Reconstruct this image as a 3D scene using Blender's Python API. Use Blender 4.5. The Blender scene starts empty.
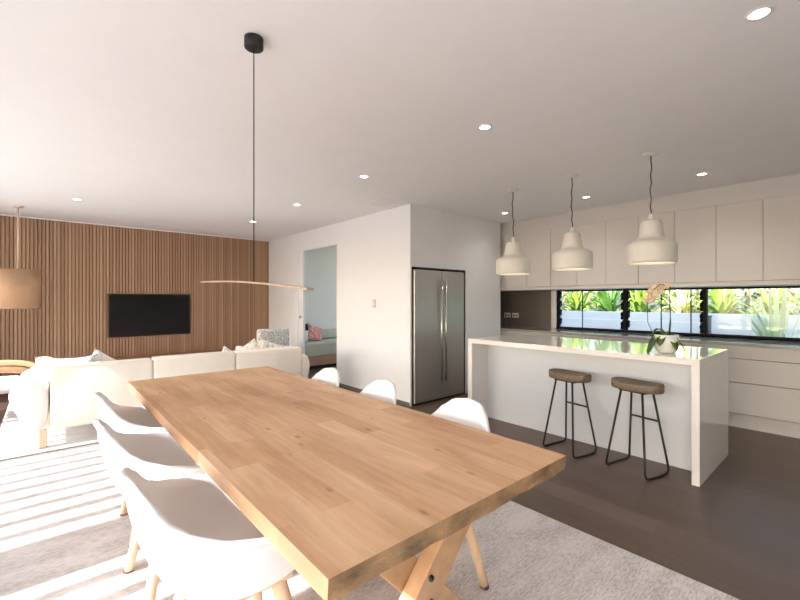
import bpy, bmesh, math, random
from mathutils import Vector, Matrix
PI = math.pi
S = bpy.context.scene
C = S.collection
random.seed(7)

# ------------------------------------------------------------ materials
def lin(c):
    return tuple((v/255/12.92 if v/255 <= .04045 else ((v/255+.055)/1.055)**2.4) for v in c) + (1,)

def newmat(name):
    m = bpy.data.materials.new(name); m.use_nodes = True
    nt = m.node_tree
    return m, nt, nt.nodes['Principled BSDF']

def N(nt, kind, **kw):
    n = nt.nodes.new(kind)
    for k, v in kw.items():
        if hasattr(n, k): setattr(n, k, v)
    return n

def coords(nt, scale=(1, 1, 1), rot=(0, 0, 0)):
    tc = N(nt, 'ShaderNodeTexCoord'); mp = N(nt, 'ShaderNodeMapping')
    mp.inputs['Scale'].default_value = scale; mp.inputs['Rotation'].default_value = rot
    nt.links.new(tc.outputs['Object'], mp.inputs['Vector'])
    return mp.outputs['Vector']

def mat(name, col, rough=.5, var=.06, nscale=6, stretch=(1, 1, 1), bump=0, bscale=60, metal=0, spec=.5, coat=0, sheen=0):
    m, nt, b = newmat(name)
    b.inputs['Roughness'].default_value = rough
    b.inputs['Metallic'].default_value = metal
    b.inputs['Specular IOR Level'].default_value = spec
    b.inputs['Coat Weight'].default_value = coat
    v = coords(nt, stretch)
    n = N(nt, 'ShaderNodeTexNoise'); n.inputs['Scale'].default_value = nscale; n.inputs['Detail'].default_value = 5
    nt.links.new(v, n.inputs['Vector'])
    r = N(nt, 'ShaderNodeValToRGB')
    c = lin(col)
    r.color_ramp.elements[0].position = .3; r.color_ramp.elements[1].position = .7
    r.color_ramp.elements[0].color = tuple(x*(1-var) for x in c[:3])+(1,)
    r.color_ramp.elements[1].color = tuple(min(1, x*(1+var)) for x in c[:3])+(1,)
    nt.links.new(n.outputs['Fac'], r.inputs['Fac']); nt.links.new(r.outputs['Color'], b.inputs['Base Color'])
    if bump:
        n2 = N(nt, 'ShaderNodeTexNoise'); n2.inputs['Scale'].default_value = bscale; nt.links.new(v, n2.inputs['Vector'])
        bp = N(nt, 'ShaderNodeBump'); bp.inputs['Strength'].default_value = bump; bp.inputs['Distance'].default_value = .01
        nt.links.new(n2.outputs['Fac'], bp.inputs['Height']); nt.links.new(bp.outputs['Normal'], b.inputs['Normal'])
    return m

def board_mat(name, cols, length, width, rot, rough=.45, knots=0, grain=.25, gap=.002, gapcol=(90, 60, 40), coat=0, spec=.5):
    """boards running along the local axis that rot turns onto texture X"""
    m, nt, b = newmat(name)
    b.inputs['Roughness'].default_value = rough; b.inputs['Coat Weight'].default_value = coat
    b.inputs['Specular IOR Level'].default_value = spec
    v = coords(nt, (1, 1, 1), rot)
    br = N(nt, 'ShaderNodeTexBrick'); br.offset = .37; br.offset_frequency = 2; br.squash = 1
    br.inputs['Scale'].default_value = 1
    br.inputs['Brick Width'].default_value = length; br.inputs['Row Height'].default_value = width
    br.inputs['Mortar Size'].default_value = gap; br.inputs['Mortar Smooth'].default_value = .1
    br.inputs['Color1'].default_value = (0, 0, 0, 1); br.inputs['Color2'].default_value = (1, 1, 1, 1)
    br.inputs['Mortar'].default_value = (.5, .5, .5, 1)
    nt.links.new(v, br.inputs['Vector'])
    r = N(nt, 'ShaderNodeValToRGB'); r.color_ramp.elements[0].color = lin(cols[0]); r.color_ramp.elements[1].color = lin(cols[-1])
    for i, c in enumerate(cols[1:-1]):
        e = r.color_ramp.elements.new((i+1)/(len(cols)-1)); e.color = lin(c)
    nt.links.new(br.outputs['Color'], r.inputs['Fac'])
    # grain
    mp = N(nt, 'ShaderNodeMapping'); mp.inputs['Scale'].default_value = (1.2, 14, 14); nt.links.new(v, mp.inputs['Vector'])
    g = N(nt, 'ShaderNodeTexNoise'); g.inputs['Scale'].default_value = 3; g.inputs['Detail'].default_value = 8; g.inputs['Distortion'].default_value = .6
    nt.links.new(mp.outputs['Vector'], g.inputs['Vector'])
    gr = N(nt, 'ShaderNodeValToRGB')
    gr.color_ramp.elements[0].position = .3; gr.color_ramp.elements[0].color = (1-grain,)*3+(1,)
    gr.color_ramp.elements[1].position = .65; gr.color_ramp.elements[1].color = (1, 1, 1, 1)
    nt.links.new(g.outputs['Fac'], gr.inputs['Fac'])
    mx = N(nt, 'ShaderNodeMix', data_type='RGBA', blend_type='MULTIPLY'); mx.inputs[0].default_value = 1
    nt.links.new(r.outputs['Color'], mx.inputs[6]); nt.links.new(gr.outputs['Color'], mx.inputs[7])
    out = mx.outputs[2]
    if knots:
        mp2 = N(nt, 'ShaderNodeMapping'); mp2.inputs['Scale'].default_value = (4.2, 9.5, 9.5); nt.links.new(v, mp2.inputs['Vector'])
        vo = N(nt, 'ShaderNodeTexVoronoi'); vo.inputs['Scale'].default_value = 1.0; nt.links.new(mp2.outputs['Vector'], vo.inputs['Vector'])
        kr = N(nt, 'ShaderNodeValToRGB')
        kr.color_ramp.elements[0].position = .03; kr.color_ramp.elements[0].color = (.45, .3, .2, 1)
        kr.color_ramp.elements[1].position = .12; kr.color_ramp.elements[1].color = (1, 1, 1, 1)
        nt.links.new(vo.outputs['Distance'], kr.inputs['Fac'])
        mk = N(nt, 'ShaderNodeMix', data_type='RGBA', blend_type='MULTIPLY'); mk.inputs[0].default_value = knots
        nt.links.new(out, mk.inputs[6]); nt.links.new(kr.outputs['Color'], mk.inputs[7]); out = mk.outputs[2]
    if knots:
        mp3 = N(nt, 'ShaderNodeMapping'); mp3.inputs['Scale'].default_value = (1.6, 6, 6); nt.links.new(v, mp3.inputs['Vector'])
        bn = N(nt, 'ShaderNodeTexNoise'); bn.inputs['Scale'].default_value = 1.3; bn.inputs['Detail'].default_value = 4; nt.links.new(mp3.outputs['Vector'], bn.inputs['Vector'])
        b2 = N(nt, 'ShaderNodeValToRGB'); b2.color_ramp.elements[0].position = .32; b2.color_ramp.elements[0].color = (.80, .72, .66, 1)
        b2.color_ramp.elements[1].position = .60; b2.color_ramp.elements[1].color = (1, 1, 1, 1); nt.links.new(bn.outputs['Fac'], b2.inputs['Fac'])
        mb = N(nt, 'ShaderNodeMix', data_type='RGBA', blend_type='MULTIPLY'); mb.inputs[0].default_value = 1
        nt.links.new(out, mb.inputs[6]); nt.links.new(b2.outputs['Color'], mb.inputs[7]); out = mb.outputs[2]
    mg = N(nt, 'ShaderNodeMix', data_type='RGBA'); nt.links.new(br.outputs['Fac'], mg.inputs[0])
    nt.links.new(out, mg.inputs[6]); mg.inputs[7].default_value = lin(gapcol)
    nt.links.new(mg.outputs[2], b.inputs['Base Color'])
    return m

def emit(name, col, s):
    m, nt, b = newmat(name)
    b.inputs['Emission Color'].default_value = lin(col); b.inputs['Emission Strength'].default_value = s
    b.inputs['Base Color'].default_value = lin(col)
    return m

def glass_mat(name, tint=(.95, .98, .97), refl=.12):
    m = bpy.data.materials.new(name); m.use_nodes = True; nt = m.node_tree
    nt.nodes.remove(nt.nodes['Principled BSDF']); out = nt.nodes['Material Output']
    t = N(nt, 'ShaderNodeBsdfTransparent'); t.inputs['Color'].default_value = tint+(1,)
    g = N(nt, 'ShaderNodeBsdfGlossy'); g.inputs['Roughness'].default_value = .02
    lw = N(nt, 'ShaderNodeLayerWeight'); lw.inputs['Blend'].default_value = .5
    pw = N(nt, 'ShaderNodeMath', operation='POWER'); pw.inputs[1].default_value = 4; nt.links.new(lw.outputs['Facing'], pw.inputs[0])
    fr = N(nt, 'ShaderNodeMath', operation='MULTIPLY_ADD'); fr.inputs[1].default_value = .55; fr.inputs[2].default_value = .04; nt.links.new(pw.outputs[0], fr.inputs[0])
    mx = N(nt, 'ShaderNodeMixShader')
    nt.links.new(fr.outputs[0], mx.inputs['Fac'])
    nt.links.new(t.outputs[0], mx.inputs[1]); nt.links.new(g.outputs[0], mx.inputs[2])
    nt.links.new(mx.outputs[0], out.inputs['Surface'])
    return m

def slat_mat(name, pitch):
    m, nt, b = newmat(name)
    b.inputs['Roughness'].default_value = .55
    v = coords(nt)
    sx = N(nt, 'ShaderNodeSeparateXYZ'); nt.links.new(v, sx.inputs[0])
    d = N(nt, 'ShaderNodeMath', operation='DIVIDE'); d.inputs[1].default_value = pitch; nt.links.new(sx.outputs[0], d.inputs[0])
    fl = N(nt, 'ShaderNodeMath', operation='FLOOR'); nt.links.new(d.outputs[0], fl.inputs[0])
    wn = N(nt, 'ShaderNodeTexWhiteNoise', noise_dimensions='1D'); nt.links.new(fl.outputs[0], wn.inputs['W'])
    mp = N(nt, 'ShaderNodeMapping'); mp.inputs['Scale'].default_value = (1, 1, .15); nt.links.new(v, mp.inputs['Vector'])
    nz = N(nt, 'ShaderNodeTexNoise'); nz.inputs['Scale'].default_value = 2.2; nz.inputs['Detail'].default_value = 4; nt.links.new(mp.outputs['Vector'], nz.inputs['Vector'])
    a = N(nt, 'ShaderNodeMath', operation='MULTIPLY_ADD'); a.inputs[1].default_value = .55; nt.links.new(wn.outputs['Value'], a.inputs[0])
    h = N(nt, 'ShaderNodeMath', operation='MULTIPLY'); h.inputs[1].default_value = .5; nt.links.new(nz.outputs['Fac'], h.inputs[0]); nt.links.new(h.outputs[0], a.inputs[2])
    r = N(nt, 'ShaderNodeValToRGB'); r.color_ramp.elements[0].color = lin((150, 116, 90)); r.color_ramp.elements[1].color = lin((200, 168, 136))
    e = r.color_ramp.elements.new(.5); e.color = lin((174, 138, 108))
    nt.links.new(a.outputs[0], r.inputs['Fac']); nt.links.new(r.outputs['Color'], b.inputs['Base Color'])
    return m

def rug_mat(name, c0, c1):
    m, nt, b = newmat(name)
    b.inputs['Roughness'].default_value = .95; b.inputs['Specular IOR Level'].default_value = .1
    v = coords(nt, (26, 120, 1))
    n = N(nt, 'ShaderNodeTexNoise'); n.inputs['Scale'].default_value = 1; n.inputs['Detail'].default_value = 6; n.inputs['Roughness'].default_value = .7
    nt.links.new(v, n.inputs['Vector'])
    v2 = coords(nt, (3, 9, 1)); n2 = N(nt, 'ShaderNodeTexNoise'); n2.inputs['Scale'].default_value = 1; nt.links.new(v2, n2.inputs['Vector'])
    ad = N(nt, 'ShaderNodeMath', operation='MULTIPLY_ADD'); ad.inputs[1].default_value = .7
    hh = N(nt, 'ShaderNodeMath', operation='MULTIPLY'); hh.inputs[1].default_value = .3; nt.links.new(n2.outputs['Fac'], hh.inputs[0])
    nt.links.new(n.outputs['Fac'], ad.inputs[0]); nt.links.new(hh.outputs[0], ad.inputs[2])
    r = N(nt, 'ShaderNodeValToRGB'); r.color_ramp.elements[0].position = .38; r.color_ramp.elements[1].position = .56
    r.color_ramp.elements[0].color = lin(c0); r.color_ramp.elements[1].color = lin(c1)
    nt.links.new(ad.outputs[0], r.inputs['Fac']); nt.links.new(r.outputs['Color'], b.inputs['Base Color'])
    bp = N(nt, 'ShaderNodeBump'); bp.inputs['Strength'].default_value = .5; bp.inputs['Distance'].default_value = .01
    nt.links.new(ad.outputs[0], bp.inputs['Height']); nt.links.new(bp.outputs['Normal'], b.inputs['Normal'])
    return m

def pattern_mat(name, base, dark, sc, thr, kind='voronoi'):
    m, nt, b = newmat(name); b.inputs['Roughness'].default_value = .9
    v = coords(nt, (sc, sc, sc))
    if kind == 'voronoi':
        t = N(nt, 'ShaderNodeTexVoronoi', feature='F1'); t.inputs['Scale'].default_value = 1; o = t.outputs['Distance']
    elif kind == 'checker':
        t = N(nt, 'ShaderNodeTexWave', wave_type='BANDS', bands_direction='DIAGONAL'); t.inputs['Scale'].default_value = .35; t.inputs['Distortion'].default_value = 5; t.inputs['Detail'].default_value = 1; o = t.outputs['Fac']
    else:
        t = N(nt, 'ShaderNodeTexNoise'); t.inputs['Scale'].default_value = 1; t.inputs['Detail'].default_value = 2; o = t.outputs['Fac']
    nt.links.new(v, t.inputs['Vector'])
    r = N(nt, 'ShaderNodeValToRGB'); r.color_ramp.elements[0].position = thr; r.color_ramp.elements[1].position = thr+.06
    r.color_ramp.elements[0].color = lin(dark); r.color_ramp.elements[1].color = lin(base)
    nt.links.new(o, r.inputs['Fac']); nt.links.new(r.outputs['Color'], b.inputs['Base Color'])
    return m

M = {}
M['white_wall'] = mat('white_wall', (232, 232, 233), .75, .01)
M['ceiling'] = mat('ceiling_paint', (236, 234, 233), .9, .01)
M['sage_wall'] = mat('sage_wall', (232, 226, 212), .85, .01)
M['floor'] = board_mat('floor_boards', [(90, 74, 62), (96, 79, 67), (102, 84, 72)], 2.2, .19, (0, 0, PI/2), .38, 0, .15, .0008, (66, 54, 45), spec=.35)
M['rug'] = rug_mat('woven_rug', (164, 158, 155), (208, 203, 201))
M['rug2'] = rug_mat('living_rug', (186, 184, 186), (212, 210, 210))
M['slat'] = slat_mat('slat_timber', .044)
M['slatback'] = mat('slat_backing', (158, 122, 94), .8)
M['bench_wood'] = mat('bench_timber', (176, 130, 98), .5, .12, 3, (1, 12, 12))
M['table'] = board_mat('table_oak', [(190, 146, 108), (212, 171, 133), (221, 185, 149), (202, 160, 122)], .75, .10, (0, 0, PI/2), .5, .8, .16, .0003, (190, 146, 108))
M['tableend'] = mat('table_end_grain', (140, 110, 76), .7, .5, 11, (1, 1, 1.5), .5, 40)
M['tableleg'] = mat('table_leg_timber', (180, 142, 106), .6, .16, 4, (3, 3, 3))
M['chair'] = mat('white_shell', (238, 238, 238), .38, .005)
M['chairleg'] = mat('beech_leg', (228, 196, 160), .5, .08, 6, (6, 6, 1))
M['legtip'] = mat('foot_cap', (120, 70, 60), .6)
M['black'] = mat('black_metal', (22, 22, 24), .45, .05)
M['frame'] = mat('window_black', (14, 18, 19), .6, .05, spec=.2)
M['screen'] = mat('tv_screen', (10, 10, 14), .18, .05, spec=.4)
M['cab'] = mat('cabinet_white', (206, 201, 196), .45, .008)
M['gap'] = mat('joint_shadow_gap', (105, 98, 92), .8)
M['stone'] = mat('island_stone', (228, 224, 219), .06, .01, 30, spec=.6)
M['islandback'] = mat('island_panel', (214, 215, 218), .5, .006)
M['benchtop'] = mat('grey_benchtop', (150, 147, 142), .1, .05, 40)
M['splash'] = mat('glass_splashback', (112, 102, 95), .08, .02)
M['steel'] = mat('brushed_steel', (178, 176, 172), .32, .04, 3, (40, 40, .4), metal=.7)
M['steel_bright'] = mat('handle_steel', (215, 213, 208), .25, .02, metal=.9)
M['niche'] = mat('niche_dark', (38, 38, 44), .7)
M['ceramic'] = mat('pendant_ceramic', (226, 222, 212), .5, .02, 20, bump=.1)
M['cord'] = mat('twisted_cord', (86, 76, 72), .8)
M['stoolseat'] = mat('stool_wood', (114, 98, 80), .6, .22, 5, (2, 9, 9))
M['sofa'] = mat('cream_upholstery', (232, 224, 212), .9, .02, 10, bump=.12, bscale=300)
M['sofa2'] = mat('white_upholstery', (234, 231, 228), .9, .02, 10, bump=.12, bscale=300)
M['pillow'] = mat('white_linen', (230, 224, 214), .9, .03, 10)
M['pillow_leaf'] = pattern_mat('leaf_print_linen', (232, 226, 216), (190, 184, 176), 26, .42, 'noise')
M['pillow_blue'] = pattern_mat('blue_print_linen', (228, 226, 226), (140, 150, 168), 30, .40, 'noise')
M['armchair_pattern'] = pattern_mat('grey_weave', (214, 210, 204), (150, 154, 150), 42, .40, 'voronoi')
M['pink'] = pattern_mat('coral_print', (214, 130, 118), (236, 190, 176), 30, .42, 'noise')
M['sage'] = mat('sage_upholstery', (186, 182, 160), .9, .03, 8)
M['darkcloth'] = mat('dark_cloth', (54, 44, 44), .9)
M['lino'] = mat('woven_lamp_shade', (176, 140, 110), .85, .08, 60, (1, 1, 5), .4, 200)
M['cane'] = mat('bent_timber', (212, 170, 128), .5, .08, 5, (1, 5, 5))
M['palecord'] = mat('pale_cord', (216, 190, 168), .8)
M['plastic'] = mat('white_plastic', (228, 226, 224), .4, .01)
M['lens'] = emit('downlight_lens', (255, 246, 230), 9)
M['bulb'] = emit('bulb_glow', (255, 240, 215), 3)
M['glass'] = glass_mat('clear_glass')
M['lgreen'] = mat('leaf_yellow_green', (150, 178, 66), .5, .25, 5)
M['mgreen'] = mat('leaf_mid_green', (96, 138, 54), .5, .25, 5)
M['pale'] = mat('leaf_pale_green', (196, 210, 168), .5, .12, 5)
M['yel'] = mat('leaf_yellow_cream', (226, 218, 150), .5, .15, 5)
M['hedge'] = mat('hedge_leaf', (104, 132, 62), .6, .35, 4)
M['bark'] = mat('bark', (110, 96, 80), .9, .2)
M['soil'] = mat('soil', (84, 74, 60), .95, .2)
M['render'] = mat('garden_wall_render', (226, 228, 232), .9, .03, 3)
M['paving'] = mat('pale_paving', (190, 186, 180), .9, .05, 3)
M['deck'] = board_mat('deck_boards', [(182, 178, 172), (194, 190, 184), (204, 200, 196)], 3, .12, (0, 0, 0), .8, 0, .12, .004, (80, 72, 64))
M['pergola'] = mat('pergola_timber', (200, 190, 178), .8, .08, 4)
M['orchidleaf'] = mat('orchid_leaf', (70, 92, 40), .35, .15, 8)
M['petal'] = mat('orchid_petal', (240, 208, 184), .6, .3, 45)
M['pebble'] = mat('planting_bark', (90, 76, 58), .9, .3, 40)
M['pot'] = mat('pot_white', (222, 222, 216), .35, .02)

# ------------------------------------------------------------ mesh helpers
def box(bm, x0, x1, y0, y1, z0, z1, mi=0, mtx=None):
    vs = [bm.verts.new((x, y, z)) for z in (z0, z1) for y in (y0, y1) for x in (x0, x1)]
    fs = []
    for idx in ((0, 2, 3, 1), (4, 5, 7, 6), (0, 1, 5, 4), (2, 6, 7, 3), (0, 4, 6, 2), (1, 3, 7, 5)):
        f = bm.faces.new([vs[i] for i in idx]); f.material_index = mi; fs.append(f)
    if mtx is not None:
        for v in vs: v.co = mtx @ v.co
    return vs, fs

def tube(bm, pts, r, n=10, cap=True, r1=None):
    pts = [Vector(p) for p in pts]; rings = []
    up = Vector((0, 0, 1))
    prev = None
    for i, p in enumerate(pts):
        a = pts[max(i-1, 0)]; b = pts[min(i+1, len(pts)-1)]
        t = (b-a).normalized()
        if prev is None:
            ref = up if abs(t.z) < .9 else Vector((1, 0, 0))
            u = t.cross(ref).normalized()
        else:
            u = (prev - t*prev.dot(t)).normalized()
        prev = u; w = t.cross(u)
        rr = r if r1 is None else r+(r1-r)*i/(len(pts)-1)
        rings.append([bm.verts.new(p+(u*math.cos(2*PI*k/n)+w*math.sin(2*PI*k/n))*rr) for k in range(n)])
    for i in range(len(rings)-1):
        for k in range(n):
            f = bm.faces.new((rings[i][k], rings[i][(k+1) % n], rings[i+1][(k+1) % n], rings[i+1][k])); f.smooth = True
    if cap:
        bm.faces.new(rings[0][::-1]); bm.faces.new(rings[-1])

def lathe(bm, prof, n=40, c=(0, 0, 0), smooth=True):
    rings = []
    for r, z in prof:
        if r < 1e-5: rings.append([bm.verts.new((c[0], c[1], c[2]+z))])
        else: rings.append([bm.verts.new((c[0]+r*math.cos(2*PI*k/n), c[1]+r*math.sin(2*PI*k/n), c[2]+z)) for k in range(n)])
    for a, b in zip(rings, rings[1:]):
        for k in range(n):
            if len(a) == 1 and len(b) == 1: continue
            if len(a) == 1: f = bm.faces.new((a[0], b[k], b[(k+1) % n]))
            elif len(b) == 1: f = bm.faces.new((a[k], a[(k+1) % n], b[0]))
            else: f = bm.faces.new((a[k], a[(k+1) % n], b[(k+1) % n], b[k]))
            f.smooth = smooth

def prism(bm, poly, y0, y1, axis='y'):
    """poly of (a,b) extruded; axis y: (x,z) polygon; axis z: (x,y); axis x: (y,z)"""
    def co(a, b, t):
        return {'y': (a, t, b), 'z': (a, b, t), 'x': (t, a, b)}[axis]
    A = [bm.verts.new(co(a, b, y0)) for a, b in poly]; B = [bm.verts.new(co(a, b, y1)) for a, b in poly]
    bm.faces.new(A); bm.faces.new(B[::-1])
    n = len(poly)
    for i in range(n): bm.faces.new((A[i], B[i], B[(i+1) % n], A[(i+1) % n]))

def rbox(bm, x0, x1, y0, y1, z0, z1, r=.02, seg=3, puff=0):
    t = bmesh.new(); box(t, x0, x1, y0, y1, z0, z1)
    if puff:
        bmesh.ops.subdivide_edges(t, edges=t.edges[:], cuts=7, use_grid_fill=True)
        cx, cy, cz = (x0+x1)/2, (y0+y1)/2, (z0+z1)/2; hx, hy, hz = (x1-x0)/2, (y1-y0)/2, (z1-z0)/2
        for v in t.verts:
            a, b, c = (v.co.x-cx)/hx, (v.co.y-cy)/hy, (v.co.z-cz)/hz
            # rounded superellipsoid-ish corners with slight bulge
            for_ = lambda p, q: (1-abs(p)**4*.5)*(1-abs(q)**4*.5)
            ea = r*(abs(b)**8+abs(c)**8); eb = r*(abs(a)**8+abs(c)**8); ec = r*(abs(a)**8+abs(b)**8)
            v.co.x = cx+a*(hx-ea)+(puff*a*(1-b*b)*(1-c*c) if abs(a) > .99 else 0)
            v.co.y = cy+b*(hy-eb)+(puff*b*(1-a*a)*(1-c*c) if abs(b) > .99 else 0)
            v.co.z = cz+c*(hz-ec)+(puff*c*(1-a*a)*(1-b*b) if abs(c) > .99 else 0)
    else:
        bmesh.ops.bevel(t, geom=t.edges[:], offset=r, segments=seg, profile=.5, affect='EDGES')
    for f in t.faces: f.smooth = True
    me = bpy.data.meshes.new('tmp'); t.to_mesh(me); t.free(); bm.from_mesh(me); bpy.data.meshes.remove(me)

def obj(name, bm, m, parent=None, bevel=0, loc=None, sub=0, recalc=True):
    if recalc: bmesh.ops.recalc_face_normals(bm, faces=bm.faces[:])
    me = bpy.data.meshes.new(name); bm.to_mesh(me); bm.free()
    for x in (m if isinstance(m, (list, tuple)) else [m]): me.materials.append(x)
    o = bpy.data.objects.new(name, me); C.objects.link(o)
    if parent: o.parent = parent
    if loc: o.location = loc
    if bevel:
        b = o.modifiers.new('bevel', 'BEVEL'); b.width = bevel; b.segments = 2; b.limit_method = 'ANGLE'; b.angle_limit = .7
    if sub:
        s = o.modifiers.new('sub', 'SUBSURF'); s.levels = sub; s.render_levels = sub
    return o

def tag(o, label, cat, group=None, kind=None):
    o['label'] = label; o['category'] = cat
    if group: o['group'] = group
    if kind: o['kind'] = kind
    return o

def thing(name, label, cat, loc=(0, 0, 0), rz=0, group=None):
    o = bpy.data.objects.new(name, None); C.objects.link(o); o.empty_display_size = .1
    o.location = loc; o.rotation_euler = (0, 0, rz)
    return tag(o, label, cat, group)

def struct(name, bm, m, parent=None, **k):
    o = obj(name, bm, m, parent, **k)
    if parent is None: o['kind'] = 'structure'
    return o

def copy_tree(o, parent=None):
    c = o.copy(); C.objects.link(c)
    if parent: c.parent = parent
    for ch in list(o.children): copy_tree(ch, c)
    return c

def boxes(name, lst, m, parent=None, **k):
    bm = bmesh.new()
    for b in lst: box(bm, *b)
    return obj(name, bm, m, parent, **k)

def sboxes(name, lst, m, **k):
    o = boxes(name, lst, m, **k); o['kind'] = 'structure'; return o

CH = 2.59      # ceiling height
# ------------------------------------------------------------ shell
sboxes('floor', [(-1.1, 6.1, -2.6, 8.4, -.2, 0)], M['floor'])
sboxes('ceiling', [(-1.3, 6.3, -2.7, 8.5, CH, CH+.3)], M['ceiling'])
sboxes('wall_near', [(-1.1, 6.3, -2.7, -2.6, 0, CH)], M['white_wall'])
# far wall with timber battens
bm = bmesh.new()
box(bm, -1.3, 3.51, 8.21, 8.4, 0, CH, 1)
x = -1.05
TV = (.782, 2.006, .743, 1.459)
while x < 3.50:
    w = .033; x1 = min(x+w, 3.51)
    if x1 > TV[0]-.012 and x < TV[1]+.012:
        box(bm, x, x1, 8.185, 8.21, .40, TV[2]-.012); box(bm, x, x1, 8.185, 8.21, TV[3]+.012, CH)
    else:
        box(bm, x, x1, 8.185, 8.21, .0, CH)
    x += .044
struct('wall_far', bm, [M['slat'], M['slatback']])
# slim white flash line where battens meet the ceiling
sboxes('trim_1', [(-1.1, 3.51, 8.155, 8.17, CH-.015, CH)], M['white_wall'])
# centre partition x=3.49 with doorway y 5.565..6.9
DY0, DY1, DZ = 5.54, 6.90, 2.27
sboxes('wall_left', [(3.51, 3.60, 4.62, DY0, 0, CH), (3.51, 3.60, DY1, 8.4, 0, CH), (3.51, 3.60, DY0, DY1, DZ, CH)], M['white_wall'])
# fridge wall block
sboxes('wall_centre', [(3.51, 3.535, 3.82, 4.62, 0, CH), (3.535, 4.60, 3.82, 4.62, 1.79, CH), (4.60, 5.46, 3.82, 4.62, 0, CH),
                       (3.535, 4.60, 4.52, 4.62, 0, 1.79), (5.46, 6.25, 4.36, 4.62, 0, CH)], M['white_wall'])
sboxes('trim_2', [(3.535, 3.555, 3.83, 4.5, 0, 1.775), (3.535, 4.60, 3.83, 4.5, 1.775, 1.79), (4.585, 4.60, 3.83, 4.5, 0, 1.775)], M['niche'])
# sliding-screen side wall on the left of the room, open to the terrace, with one pier
XG = -1.1; HZ = 2.42
sboxes('wall_west', [(XG-.2, XG, -2.7, -1.6, 0, CH), (XG-.2, XG, 2.57, 3.0, 0, CH), (XG-.2, XG, 7.5, 8.5, 0, CH), (XG-.2, XG, -1.6, 7.5, HZ, CH)], M['white_wall'])
sboxes('added_sun_block', [(-2.03, -1.3, -2.7, 8.5, 2.5, 2.62)], M['white_wall'])  # unseen slab added to keep direct sun off seats and table edge
# window wall at x=6.05
XW = 6.05; WZ0, WZ1 = .925, 1.512; WY0, WY1 = -1.2, 3.198
sboxes('wall_right', [(XW, XW+.2, -2.7, 4.4, 0, WZ0), (XW, XW+.2, -2.7, 4.4, WZ1, CH), (XW, XW+.2, WY1, 4.4, WZ0, WZ1), (XW, XW+.2, -2.7, WY0, WZ0, WZ1)], M['white_wall'])
# side room; unseen openings added in its north and east walls to brighten it
sboxes('wall_side_room', [(3.6, 5.25, 7.97, 8.2, 0, CH), (5.25, 6.4, 7.97, 8.2, 2.55, CH), (6.3, 6.4, 4.62, 4.9, 0, CH), (6.3, 6.4, 4.9, 8.2, 2.55, CH)], M['sage_wall'])
sboxes('floor_side_room', [(6.1, 6.4, 4.62, 8.2, -.2, 0)], M['floor'])
sboxes('ceiling_side_room', [(6.3, 6.4, 4.62, 8.5, CH, CH+.3)], M['ceiling'])
sboxes('baseboard_left', [(3.502, 3.51, 3.83, DY0, 0, .045), (3.502, 3.51, DY1+.02, 8.15, 0, .045)], M['gap'])
# door frame + half-open sliding leaf
bm = bmesh.new()
box(bm, 3.503, 3.607, DY1-.035, DY1+.004, 0, DZ); box(bm, 3.506, 3.604, DY0-.004, DY0+.015, 0, DZ); box(bm, 3.506, 3.604, DY0+.015, DY1-.035, DZ-.02, DZ+.004)
door = struct('door_1', bm, M['white_wall'])
bm = bmesh.new(); box(bm, 3.525, 3.565, 6.71, DY1-.035, .01, DZ-.02); lf = obj('door_leaf', bm, M['white_wall'], door)
bm = bmesh.new(); lathe(bm, [(0, 0), (.014, 0), (.014, .02), (.024, .025), (.026, .04), (0, .045)], 16)
for v in bm.verts: v.co = Vector((3.525-v.co.z, 6.775+v.co.y, 1.05+v.co.x))
obj('door_handle', bm, M['steel_bright'], lf)

# rugs
tag(boxes('rug', [(-.93, 2.357, -1.2, 4.75, 0.0, .012)], M['rug'], bevel=.004), 'large pale woven rug spread under the timber dining table', 'rug')
tag(boxes('rug', [(-.36, 3.0, 4.81, 7.35, 0.0, .012)], M['rug2'], bevel=.004), 'light grey rug spread beneath the cream sofa', 'rug')

# ------------------------------------------------------------ dining table
T = thing('dining_table', 'long light oak dining table with thick top and crossed timber trestle legs', 'table', (0, 0, 0.012))
def table_top():
    bm = bmesh.new()
    X0, X1, Y0, Y1, Z0, Z1 = .465, 1.54, .77, 3.63, .682, .738
    rnd = random.Random(3)
    NY, NX = 60, 20
    def ring(t):  # perimeter points
        pass
    top = [[None]*(NX+1) for _ in range(NY+1)]; bot = [[None]*(NX+1) for _ in range(NY+1)]
    wob = [rnd.uniform(-1, 1) for _ in range(400)]
    for j in range(NY+1):
        for i in range(NX+1):
            x = X0+(X1-X0)*i/NX; y = Y0+(Y1-Y0)*j/NY
            dx = .003*wob[j] if i == NX else 0
            top[j][i] = bm.verts.new((x+dx, y, Z1))
            bx, by, bz = x, y, Z0
            if i == NX: bx += .006*wob[j+70]-.008
            if j == 0: by += .004*wob[i+140]+.002; bz += .004*abs(wob[i+170])
            if i == 0: bx += 0
            bot[j][i] = bm.verts.new((bx, by, bz))
    for j in range(NY):
        for i in range(NX):
            bm.faces.new((top[j][i], top[j][i+1], top[j+1][i+1], top[j+1][i]))
            bm.faces.new((bot[j][i], bot[j+1][i], bot[j+1][i+1], bot[j][i+1]))
    for i in range(NX):
        f = bm.faces.new((bot[0][i], bot[0][i+1], top[0][i+1], top[0][i])); f.material_index = 1
        f = bm.faces.new((top[NY][i], top[NY][i+1], bot[NY][i+1], bot[NY][i])); f.material_index = 1
    for j in range(NY):
        bm.faces.new((bot[j+1][0], bot[j][0], top[j][0], top[j+1][0]))
        bm.faces.new((bot[j][NX], bot[j+1][NX], top[j+1][NX], top[j][NX]))
    return bm
obj('tabletop', table_top(), [M['table'], M['tableend']], T)
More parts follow.
